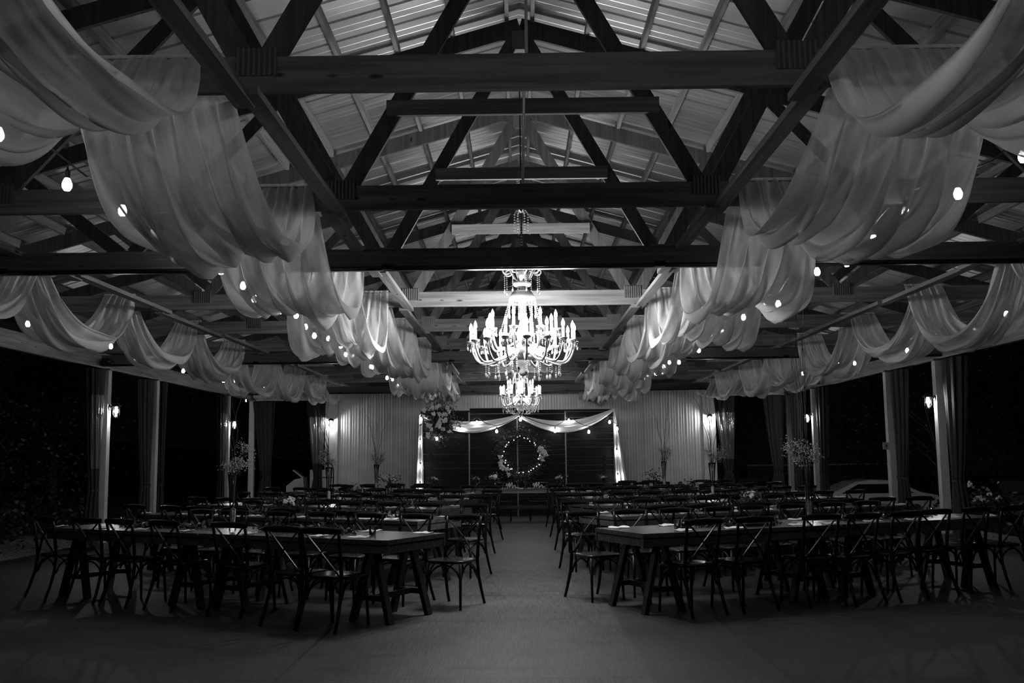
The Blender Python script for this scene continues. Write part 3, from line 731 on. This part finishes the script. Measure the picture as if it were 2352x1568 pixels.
for side in (-1, 1):
    sn = 'left' if side < 0 else 'right'
    ang = math.radians(29 if side < 0 else 24); P0 = Vector((-1.24, 9.0)) if side < 0 else Vector((1.09, 9.42))
    A = Vector((side*math.cos(ang), math.sin(ang))); N = Vector((-side*math.sin(ang), math.cos(ang)))
    rz = math.atan2(N.y, N.x)-PI/2
    nc = 7 if side < 0 else 8; stp = .63 if side < 0 else .565
    for k in range(5):
        P = P0+Vector((0, 2.66*k)); row = rowname[k]
        for j in range(2):
            c = P+A*(TL/2+j*(TL+.02))+N*TW/2
            table(c.x, c.y, rz, 'dark wooden trestle table, %s %s row, %s half' % (row, sn, 'aisle' if j == 0 else 'outer'), 'farm tables')
        ctr = P+A*(TL+.01)+N*TW/2
        for q in range(nc):
            for far in (0, 1):
                tn, dn = (LSEAT if side < 0 else RSEAT)[q]
                jit = .05 if k else 0
                d = (dn if not far else TW+.36+rn.uniform(-.05, .05))+rn.uniform(-jit, jit); tpos = (tn if not far else .22+stp*q+rn.uniform(-.05, .05))+rn.uniform(-jit, jit)
                p = P+A*tpos+N*d
                chair(p.x, p.y, rz+(PI if far else 0)+rn.uniform(-.1, .1),
                      'dark crossback chair, %s side of the %s %s table row, %s from the aisle' % ('far' if far else 'near', row, sn, ORD[q]), 'chairs at the long tables')
                # napkin in front of each place
                p2 = P+A*tpos+N*((.14 if not far else TW-.14)+rn.uniform(-.015, .015))
                o = bpy.data.objects.new('paper_napkin', nap_me[ngp.randrange(3)]); col.objects.link(o); o.location = (p2.x, p2.y, TH+.001); o.rotation_euler = (0, 0, rz+ngp.uniform(-.35, .35))
                tag(o, 'white napkin, %s edge of the %s %s table row, %s place from the aisle' % ('far' if far else 'near', row, sn, ORD[q]), 'napkin', 'napkins on the long tables')
        vs = [.5, 1.15, 1.75, 2.9, 3.5, 4.2]
        for q, tv in enumerate(vs):
            p = P+A*(tv+rn.uniform(-.1, .1))+N*(TW/2+rn.choice([-.13, .12])+rn.uniform(-.02, .02))
            o = copy_tree(vt0) if vt_used[0] else vt0; vt_used[0] = True
            o.location = (p.x, p.y, TH); tag(o, 'glass votive on the %s %s table row, %s one from the aisle' % (row, sn, ORD[q]), 'candle', 'glass votives')
        for j, tv in enumerate((1.35, 3.4)):
            p = P+A*tv+N*TW/2; o = copy_tree(gr0) if gr_used[0] else gr0; gr_used[0] = True
            o.location = (p.x, p.y, TH); o.rotation_euler = (0, 0, rz+.05*j); tag(o, 'leafy garland with small buds on the %s %s table row, %s half' % (row, sn, 'aisle' if j == 0 else 'outer'), 'garland', 'table garlands')
        if k in (0, 2, 4):
            tall_vase((ctr.x, ctr.y, TH), 'tall trumpet vase of tiny white blossoms on the %s %s table row' % (row, sn), 40+k+side, (1.5 if (side > 0 and k == 0) else .6 if k == 0 else 1.0), .2 if k == 0 else .13, .09 if k == 0 else .26)
        else:
            bouquet((ctr.x, ctr.y, TH), 'low flower bouquet in glass on the %s %s table row' % (row, sn), 60+k+side, .10, .12, 6, group='low table bouquets')
# small plank and card on the front right table
t = thing('wood_board', 'small dark wooden board with jars on the front right table', 'board', (2.35, 10.35, TH), .3); MB().box((0, 0, .015), (.34, .2, .03)).build('plank', TRESW, t); MB().box((0, 0, .034), (.26, .13, .008)).build('inlay', PLATE, t)
for (x, y, nm, sd) in ((-2.78, 21.15, 'left', 91), (3.0, 22.6, 'right', 92)):
    bouquet((x, y, TH if nm == 'left' else TH), 'dark leafy bouquet seen against the %s part of the metal wall' % nm, sd, .15, .22, 8 if nm == 'left' else 3, group='wall side bouquets')
t = thing('side_table', 'small dark table standing under the right hand wall bouquet', 'table', (3.0, 22.75, 0)); MB().box((0, 0, .74), (1.3, .6, .04)).build('tabletop', TABW, t)
for x in (-.58, .58):
    for y in (-.24, .24): MB().box((x, y, .36), (.06, .06, .72)).build('leg', TRESW, t)
for q, x in enumerate((2.55, 3.15, 4.4, 5.0)): chair(x, 23.9+.1*(q % 2), PI+.1*q, 'dark crossback chair behind the last right tables by the metal wall, %s from the aisle' % ORD[q], 'chairs by the metal wall')
for q, x in enumerate((-4.3, -3.6, -3.0, -2.4)): chair(x, 23.4-.1*(q % 2), PI-.1*q, 'dark crossback chair behind the last left tables by the metal wall, %s from the left' % ORD[q], 'chairs by the metal wall')

# ------------------------------------------------------------------ head table
t = thing('head_table', 'long table for the couple in front of the dark board backdrop', 'table', (-.04, 22.75, 0))
m = MB()
for q in range(4): m.box((0, -.30+q*.2, .765), (2.5, .196, .035))
m.build('tabletop', TABW, t); MB().box((0, -.38, .725), (2.44, .03, .075)).build('apron', wood('lit_apron_wood', .3, 'x'), t)  # paler apron colour stands in for the light on its front
for x in (-.85, .85):
    m = MB(); m.beam((x-.0, -.3, .69), (x, .3, .02), .06, .08); m.beam((x, .3, .69), (x, -.3, .02), .06, .08); m.build('cross_leg', TRESW, t)
MB().beam((-.85, 0, .36), (.85, 0, .36), .05, .06).build('stretcher', TRESW, t)
for q, x in enumerate((-.45, .4)): chair(x, 23.5, PI, 'dark crossback chair behind the head table, %s seat' % ('left' if q == 0 else 'right'), 'head table chairs')
HT = .7825
for q, (x, s, wd, n) in enumerate(((-2.0, 3, .07, 5), (-1.02, 4, .07, 5), (-.60, 5, .12, 10), (.87, 6, .085, 7), (1.86, 7, .07, 5))):
    if abs(x) < 1.2: bouquet((x, 22.7, HT), ('pale flower posy on the head table, %s one from the left' % ORD[q-1]), 70+s, wd, .17, n, group='head table posies')
for x, nm in ((-2.0, 'left'), (1.86, 'right')):
    t = thing('plant_stand', 'dark stand at the %s of the head table' % nm, 'stand', (x, 22.9, 0)); MB().lathe([(0, 0), (.16, 0), (.16, .02), (.03, .05), (.03, .72), (.16, .76), (.16, .78), (0, .78)], (0, 0, 0), 16).build('pedestal', TRESW, t, True)
    bouquet((x, 22.9, .78), 'pale flower posy on the stand %s of the head table' % nm, 80+int(x), .08, .17, 6, group='head table posies')
# script signs
def script_sign(loc, label, dot=True, k=1.0):
    t = thing('script_sign', label, 'sign', loc); r_ = .006
    def stroke(pts, rad=.006):
        return [(p[0]*k, 0, p[1]*k) for p in pts], rad*k
    m = MB()
    Mp = [(0, .035), (-.012, .06), (.0, .085), (.02, .075), (.02, .04), (.012, .0), (.006, -.004)]
    Mp2 = [(.012, .0), (.028, .05), (.052, .105), (.056, .10), (.05, .04), (.052, .012)]
    Mp3 = [(.052, .012), (.075, .06), (.10, .105), (.104, .098), (.098, .04), (.104, .012), (.12, .015), (.13, .03)]
    Rp = [(.13, .03), (.142, .055), (.147, .058), (.148, .048), (.162, .052), (.160, .03), (.162, .010), (.175, .008), (.188, .02)]
    for st in (Mp, Mp2, Mp3): a, rad = stroke(st, .0075); m.tube(a, rad, 6)
    m.build('letter_m', PAPER, t); m = MB(); a, rad = stroke(Rp, .0065); m.tube(a, rad, 6); m.build('letter_r', PAPER, t)
    if dot: MB().ball((.2*k, 0, .01), .009*k, 8, 6).build('full_stop', PAPER, t)
    else: a, rad = stroke([(.188, .02), (.205, .018), (.22, .03)], .005); MB().tube(a, rad, 5).build('tail_stroke', PAPER, t)
    MB().box((.09*k, 0, -.006), (.22*k, .035, .012)).build('base', BLK, t)
script_sign((-.33, 22.5, HT+.012), 'white script sign reading Mr. on the left of the head table', True, 1.2)
script_sign((.27, 22.5, HT+.012), 'white script sign reading Mr with a tail on the right of the head table', False, 1.2)
t = thing('glass_cylinder', 'clear glass cylinder between the two script signs', 'vase', (.09, 22.62, HT)); MB().lathe([(0, 0), (.045, 0), (.045, .15), (.042, .15), (.041, .01), (0, .01)], (0, 0, 0), 18).build('glass', GLASS, t, True); MB().lathe([(0, .012), (.036, .012), (.036, .09), (0, .09)], (0, 0, 0), 14).build('candle', PEB, t, True)
for q, x in enumerate((-1.1, -.85, -.42, .62, .75)):
    o = copy_tree(vt0); o.location = (x, 22.52, HT); tag(o, 'glass votive on the head table, %s from the left' % ORD[q], 'candle', 'glass votives')

# ------------------------------------------------------------------ board backdrop
BY = 25.35
t = thing('board_backdrop', 'dark horizontal board backdrop behind the head table', 'backdrop', (-.08, BY, 0))
r = random.Random(12)
for p in range(4):
    x = -1.83+p*1.22; m = MB(); z = .05; kk = 0
    gapmin = [0, .008, .0, .010][p]
    while z < 2.60:
        h = r.choice([.085, .10, .12, .14]); gap = 0.001 if r.random() < [.8, .45, .5, .3][p] else r.uniform(.006, .012)
        m.box((x, r.uniform(-.004, .004), z+h/2), (1.19, .022, h)); z += h+gap
    m.build('slat_panel', BOARD, t)
for x in (-2.44, -1.22, 0, 1.22, 2.44): MB().box((x, -.02 if abs(x) > .1 and abs(x) < 2 else .02, 1.32), (.035, .03, 2.62)).build('upright', FRAME, t)
MB().box((0, .0, 2.645), (4.9, .05, .05)).build('top_rail', BOARD, t)
for x in (-2.2, 2.2): MB().beam((x, .03, 1.6), (x, .7, .03), .06, .05).build('rear_brace', BOARD, t)
# fabric swag across the backdrop
t = thing('backdrop_swag', 'white gauze swag pinned in two scallops over the board backdrop', 'drape', (-.08, BY-.05, 0))
def scallop(x0, z0, x1, z1, dip, wd0, seed):
    r = random.Random(seed)
    def fn(u, v):
        x = x0+(x1-x0)*u; z = z0+(z1-z0)*u-dip*(1-abs(2*u-1)**1.9)
        w_ = .05+wd0*math.sin(PI*u)**.8
        y = -.05-.045*math.sin(PI*v)-.012*math.sin(v*22+3*u)-.006*math.sin(v*47+seed)
        return (x, y, z-w_*(v-.5))
    return MB().grid(fn, 40, 40)
scallop(-2.4, 2.56, 0.03, 2.53, .30, .24, 1).build('scallop', CLOTHW, t, True); scallop(0.03, 2.53, 2.46, 2.66, .36, .25, 2).build('scallop', CLOTHW, t, True)
def tail(x0, x1, w0, w1, ztop, zb, seed):
    def fn(u, v):
        x = x0+(x1-x0)*u**1.3; w_ = w0+(w1-w0)*u
        return (x+w_*(v-.5), -.04-.02*math.sin(v*16+seed)-.01*math.sin(v*31+2*u), ztop+(zb-ztop)*u)
    return MB().grid(fn, 30, 30)
tail(-2.44, -2.47, .07, .2, 2.6, .35, 1).build('tail', CLOTHW, t, True); tail(2.46, 2.66, .04, .34, 2.66, .3, 2).build('tail', CLOTHW, t, True)
# light string on the backdrop
t = thing('string_lights', 'string of glowing bulbs pinned along the board backdrop', 'string lights', (-.08, BY-.18, 0))
bp_ = [(-2.45, .85), (-2.44, 1.32), (-2.45, 1.92), (-2.42, 2.5), (-2.03, 2.0), (-1.44, 2.22), (-1.02, 2.40), (-.52, 2.17), (.08, 2.46), (.95, 2.16), (1.30, 2.42), (1.80, 2.13), (2.33, 2.37), (2.51, 2.2), (2.49, 1.62), (2.50, 1.0)]
for a, b in zip(bp_[:-1], bp_[1:]):
    MB().tube([(a[0]+(b[0]-a[0])*q/8, .0, a[1]+.1+(b[1]-a[1])*q/8-.05*math.sin(PI*q/8)) for q in range(9)], .007, 5).build('cable', BLK, t)
for x, z in bp_:
    link(SOCKM, 'socket', t, (x, 0, z+.01)); link(BULM, 'bulb', t, (x, 0, z)); 
for x, z in bp_: light('bulb_light', t, (x, -.09, z-.05), .16, .03)
# flower cluster
r = random.Random(33)
t = thing('flower_cluster', 'large trailing cluster of roses and foliage at the upper left of the backdrop', 'flowers', (-2.04, BY-.22, 2.42))
lf = MB()
for _ in range(2600):
    lf.leaf((r.gauss(0, .17)+.03, r.gauss(0, .06), r.gauss(0, .21)-.02), .06, .034, r)
lf.build('foliage', LEAF, t)
for q in range(26):
    c = (r.gauss(0.02, .15), -.15-r.random()*.06, r.gauss(0, .2)); s = r.uniform(.035, .07); m = MB()
    for k in range(22): m.ball((c[0]+r.gauss(0, s*.38), c[1]+r.gauss(0, s*.3), c[2]+r.gauss(0, s*.38)), s*.38, 6, 4)
    m.build('rose', PETAL, t)
# wreath
t = thing('lit_wreath', 'round leafy wreath with roses and fairy lights on the middle of the backdrop', 'wreath', (.02, BY-.2, 1.52))
lf = MB(); R0 = .54
for _ in range(5200):
    a = r.uniform(0, 2*PI); rad = R0+r.gauss(0, .08); lf.leaf((rad*math.cos(a)*1.02, r.gauss(0, .05), rad*math.sin(a)), .055, .026, r)
lf.build('foliage', LEAF, t)
MB().tube([(R0*math.cos(2*PI*j/40), 0, R0*math.sin(2*PI*j/40)) for j in range(41)], .03, 6).build('hoop', TWIG, t)
for q, (a, w_) in enumerate(((.35, .09), (.18, .075), (.05, .08), (-.1, .07), (3.45, .085), (3.65, .09), (3.85, .07), (3.2, .06), (4.1, .06), (.28, .07), (-.22, .05))):
    rad = R0+.04*((q*7) % 3-1); c = (rad*math.cos(a), -.09, rad*math.sin(a)); m = MB()
    for k in range(24): m.ball((c[0]+r.gauss(0, w_*.36), c[1]+r.gauss(0, w_*.25), c[2]+r.gauss(0, w_*.36)), w_*.36, 6, 4)
    m.build('rose', PETAL, t)
m = MB()
fl = [(-.9+q*.13 if False else 0) for q in range(1)]
for q in range(30):
    a = 2*PI*q/30+r.gauss(0, .07); rad = R0-.09+r.gauss(0, .03); m.ball((rad*math.cos(a), -.07, rad*math.sin(a)), .009, 6, 4)
m.build('fairy_lights', FAIRY, t)
light('fairy_glow', t, (0, -.25, -.35), .5, .2)

# ------------------------------------------------------------------ hand truck and vehicles
t = thing('hand_truck', 'dark tubular hand truck leaning at the left end of the metal wall', 'hand truck', (-5.22, BW-.35, 0))
MB().tube([(-.2, 0, .12), (-.2, .05, 1.2), (-.17, .05, 1.32), (-.1, .05, 1.36), (.1, .05, 1.36), (.17, .05, 1.32), (.2, .05, 1.2), (.2, 0, .12)], .016, 8).build('frame', STEEL, t, True)
m = MB()
for z in (.4, .7, 1.0): m.tube([(-.2, .03, z), (.2, .03, z)], .012, 6)
m.build('crossbars', STEEL, t); MB().box((0, -.12, .02), (.42, .24, .012)).build('toe_plate', STEEL, t)
for sx in (-1, 1):
    w_ = MB().lathe([(.03, -.03), (.12, -.03), (.13, 0), (.12, .03), (.03, .03)], (0, 0, 0), 18).build('wheel', RUB, t, True); w_.rotation_euler = (0, PI/2, 0); w_.location = (sx*.25, .08, .131)

def car(loc, rz, label, paint, L=4.6, H=1.45, W=1.8, suv=False, name='parked_car'):
    t = thing(name, label, 'car', loc, rz, None)
    prof = ([(-L/2, .35), (-L/2, .75), (-L*.44, .92), (-L*.27, 1.0), (-L*.10, H-.06), (L*.02, H), (L*.18, H-.03), (L*.36, .98), (L*.47, .9), (L/2, .7), (L/2, .35)] if not suv else
            [(-L/2, .4), (-L/2, .85), (-L*.44, 1.02), (-L*.26, 1.12), (-L*.14, H-.06), (-L*.02, H), (L*.36, H-.04), (L*.46, 1.05), (L/2, .95), (L/2, .4)])
    n = len(prof); m = MB(); v = []
    for y, k in ((-W/2, 0), (-W/2+.0, 1), (0, 2), (W/2, 1)): pass
    secs = [(-W/2, .0), (-W/2*.93, .03), (W/2*.93, .03), (W/2, .0)]
    for y, dz in secs:
        for x, z in prof:
            up = max(0, z-.95); yy = y*(1-.22*up/.5)
            v.append((x, yy, z+(dz if z > .9 else 0)))
    f = [(k*n+j, (k+1)*n+j, (k+1)*n+j+1, k*n+j+1) for k in range(3) for j in range(n-1)] + [tuple(range(n)), tuple(range(4*n-1, 3*n-1, -1))] + [(0, 3*n, 2*n, n), ]
    m.add(v, f); m.build('body', paint, t)
    for sy in (-1, 1):
        g_ = MB(); zt = H-.12; zb = .98
        xa, xb, xc, xd = (-L*.22, L*.31, L*.15, -L*.09) if not suv else (-L*.2, L*.42, L*.35, -L*.1)
        yb = sy*(W/2*(1-.22*(zb-.95)/.5)+.006); yt = sy*(W/2*(1-.22*(zt-.95)/.5)+.006)
        g_.add([(xa, yb, zb), (xb, yb, zb), (xc, yt, zt), (xd, yt, zt)], [(0, 1, 2, 3)]); g_.build('side_window', GLASSD, t)
    for x in (-L*.31, L*.31):
        for sy in (-1, 1):
            w_ = MB().lathe([(.05, -.1), (.26, -.1), (.33, -.08), (.34, 0), (.33, .08), (.26, .1), (.05, .1)], (0, 0, 0), 20).build('wheel', RUB, t, True); w_.rotation_euler = (PI/2, 0, 0); w_.location = (x, sy*(W/2-.1), .34)
    return t
car((12.4, 36.5, -.91), .02, 'pale roofed car parked right of the building, longest one in view', CARW, 4.9, 1.42)
car((11.6, 45, -.91), -.1, 'dark wagon parked beyond the other cars outside', CARP, 4.5, 1.6, suv=True)
car((8.9, 41, -.2-.71), .5, 'dark car parked just past the right end of the metal wall', CARP, 4.3, 1.45)
car((17.2, 34.5, -.91), 1.2, 'dark sedan parked far right beyond the first right post', CARP, 4.4, 1.42)
t = thing('utility_trailer', 'low grey trailer behind the parked cars', 'trailer', (14.6, 50, -.91)); MB().box((0, 0, 1.2), (7, 2.2, 1.3)).build('box_body', CARP, t); MB().box((0, -1.12, 1.86), (7.1, .05, .06)).build('top_rail', CARW, t)
for x in (-1, 1):
    w_ = MB().lathe([(.05, -.1), (.33, -.1), (.35, 0), (.33, .1), (.05, .1)], (0, 0, 0), 18).build('wheel', RUB, t, True); w_.rotation_euler = (PI/2, 0, 0); w_.location = (x*.6, -1.0, .35)
t = thing('added_flood_lamp', 'added flood lamp at the outside back right corner to light the parked cars', 'lamp', (WH+.55, BW+1.2, 3.15))  # lamp added out of sight to light the car roofs
MB().beam((-.6, -1.1, .1), (0, 0, .1), .04, .04).build('bracket', BLK, t); MB().box((0, 0, .05), (.22, .1, .14)).build('lamp_head', BLK, t)
MB().box((0, .056, .04), (.18, .01, .1)).build('lens', BULBL, t)
d = bpy.data.lights.new('added_flood_beam', 'SPOT'); d.energy = 200; d.spot_size = 2.3; d.spot_blend = .6; d.shadow_soft_size = .06
o = bpy.data.objects.new('added_flood_beam', d); col.objects.link(o); o.parent = t; o.location = (0, .12, .03)
o.rotation_euler = Vector((.42, 1, -.22)).to_track_quat('-Z', 'Y').to_euler()
t = thing('added_flood_lamp', 'added flood lamp at the outside back left corner to brighten the utility cart', 'lamp', (-WH-.55, BW+1.2, 3.15))  # second added lamp, put here only to brighten the cart
MB().beam((.6, -1.1, .1), (0, 0, .1), .04, .04).build('bracket', BLK, t); MB().box((0, 0, .05), (.1, .1, .14)).build('lamp_head', BLK, t); MB().box((.056, 0, .04), (.01, .08, .1)).build('lens', BULBL, t)
d = bpy.data.lights.new('added_flood_beam', 'SPOT'); d.energy = 60; d.spot_size = 1.1; d.spot_blend = .6; d.shadow_soft_size = .06
o = bpy.data.objects.new('added_flood_beam', d); col.objects.link(o); o.parent = t; o.location = (.1, .0, .03)
o.rotation_euler = (Vector((-6.5, 30.6, .9))-Vector((-WH-.45, BW+1.2, 3.18))).to_track_quat('-Z', 'Y').to_euler()
# white utility cart, back left
t = thing('utility_cart', 'white utility cart outside the back left opening', 'cart', (-6.55, 31.0, -.06), .1)
m = MB(); m.add([(-.6, -.6, .35), (-.6, -.6, .75), (-.35, -.6, .95), (-.1, -.6, 1.0), (-.05, -.6, .4), (-.6, .6, .35), (-.6, .6, .75), (-.35, .6, .95), (-.1, .6, 1.0), (-.05, .6, .4)],
              [(0, 1, 2, 3, 4), (9, 8, 7, 6, 5), (0, 5, 6, 1), (1, 6, 7, 2), (2, 7, 8, 3), (3, 8, 9, 4), (4, 9, 5, 0)]); m.build('hood', CARW, t)
MB().box((.35, 0, .95), (.5, 1.15, .55)).build('cargo_box', CARW, t); MB().box((.1, 0, .42), (1.1, 1.1, .18)).build('chassis', CARP, t); MB().beam((-.1, 0, .95), (-.45, 0, 1.22), .5, .03).build('windscreen', CARW, t)
for x in (-.45, .5):
    for sy in (-1, 1):
        w_ = MB().lathe([(.03, -.08), (.2, -.08), (.24, 0), (.2, .08), (.03, .08)], (0, 0, 0), 16).build('wheel', RUB, t, True); w_.rotation_euler = (PI/2, 0, 0); w_.location = (x, sy*.55, .24)

# ------------------------------------------------------------------ trees and shrubs
def tree_proto(seed, H, R, nl):
    r = random.Random(seed); m = MB()
    cl = [(r.gauss(0, R*.45), r.gauss(0, R*.45), H*.55+r.gauss(0, H*.18)) for _ in range(22)]
    for _ in range(nl):
        c = r.choice(cl); m.leaf((c[0]+r.gauss(0, R*.22), c[1]+r.gauss(0, R*.22), max(.1, c[2]+r.gauss(0, H*.08))), .11, .06, r)
    a = m.build('crown', LEAFT); b = MB()
    b.tube([(0, 0, -.3), (.05, 0, H*.25), (0, .1, H*.6)], [.16, .12, .06], 8)
    for q in range(7): c = cl[q]; b.tube([(0, 0, H*.3), (c[0]*.5, c[1]*.5, (H*.3+c[2])*.5+.2), c], [.06, .04, .015], 5)
    tk = b.build('trunk', BARK); x, y = a.data, tk.data; bpy.data.objects.remove(a); bpy.data.objects.remove(tk); return x, y
TP = [tree_proto(1, 6.5, 2.6, 9000), tree_proto(2, 4.2, 2.2, 7000), tree_proto(3, 8.5, 3.2, 12000)]
for q, (x, y, k, s, lab) in enumerate(((-13.5, 15, 1, 1.1, 'dark bushy tree outside at the far left edge'), (-15, 20.5, 2, 1, 'tall dark tree left of the first left post'), (-12.8, 24, 1, 1, 'dark bushy tree seen between the first two left posts'),
                                       (-14, 30, 0, 1, 'dark tree beyond the third left post'), (-10.5, 36, 2, 1, 'tall dark tree filling the back left opening'), (-5.6, 38, 1, 1.2, 'bushy tree behind the left end of the metal wall'),
                                       (13.5, 14.5, 2, 1, 'tall dark tree outside at the far right edge'), (15.5, 21, 0, 1.15, 'dark tree right of the first right post'), (23.5, 36, 2, 1.1, 'tall dark tree behind the parked sedan'), (17.5, 42, 2, 1.1, 'tall dark tree beyond the pale roofed car'),
                                       (9.5, 52, 2, 1.1, 'tall dark tree behind the cars by the metal wall'), (24, 48, 2, 1.2, 'tallest dark tree far outside on the right'))):
    t = thing('dark_tree', lab, 'tree', (x, y, gz(x, y)), q*1.3, 'trees around the pavilion'); t.scale = (s, s, s)
    link(TP[k][0], 'crown', t, (0, 0, 0)); link(TP[k][1], 'trunk', t, (0, 0, 0))
# slim sapling and blossom shrub between the right posts
r = random.Random(77); x, y = 10.4, 24.5
t = thing('young_sapling', 'thin bare sapling with small leaves between the second and third right posts', 'tree', (x, y, gz(x, y)))
m = MB(); lf = MB(); m.tube([(0, 0, 0), (-.1, 0, 1.4), (-.5, 0, 3.1)], [.03, .02, .008], 6)
for q in range(14):
    z = 1.0+q*.14; a = r.uniform(0, 6.28); e = (-.1-(z-1)*.2+.5*math.cos(a), .5*math.sin(a), z+.5); m.tube([(-.08-(z-1)*.2, 0, z), e], .006, 4)
    for _ in range(9): lf.leaf((e[0]+r.gauss(0, .12), e[1]+r.gauss(0, .12), e[2]+r.gauss(0, .1)), .06, .03, r)
m.build('trunk', BARK, t); lf.build('leaves', LEAFT, t)
x, y = 9.3, 20.5
t = thing('hydrangea_shrub', 'low shrub with pale blooms outside between the first two right posts', 'shrub', (x, y, gz(x, y)))
lf = MB()
for _ in range(900): lf.leaf((r.gauss(0, .4), r.gauss(0, .4), .5+r.gauss(0, .18)), .12, .07, r)
lf.build('foliage', LEAFT, t)
for q in range(9):
    c = (r.gauss(0, .35), r.gauss(-.2, .25), .72+r.gauss(0, .12)); m = MB()
    for k in range(10): m.ball((c[0]+r.gauss(0, .03), c[1]+r.gauss(0, .03), c[2]+r.gauss(0, .02)), .03, 6, 4)
    m.build('bloom', PETAL, t)
# flower shrubs outside left
for q, (x, y) in enumerate(((-9.6, 17.6), (-9.9, 21.5))):
    t = thing('garden_shrub', 'low leafy shrub outside %s left post' % ('before the first' if q == 0 else 'beyond the second'), 'shrub', (x, y, gz(x, y)), group='left garden shrubs')
    lf = MB()
    for _ in range(900): lf.leaf((r.gauss(0, .5), r.gauss(0, .5), .45+r.gauss(0, .18)), .12, .06, r)
    lf.build('foliage', LEAFT, t)
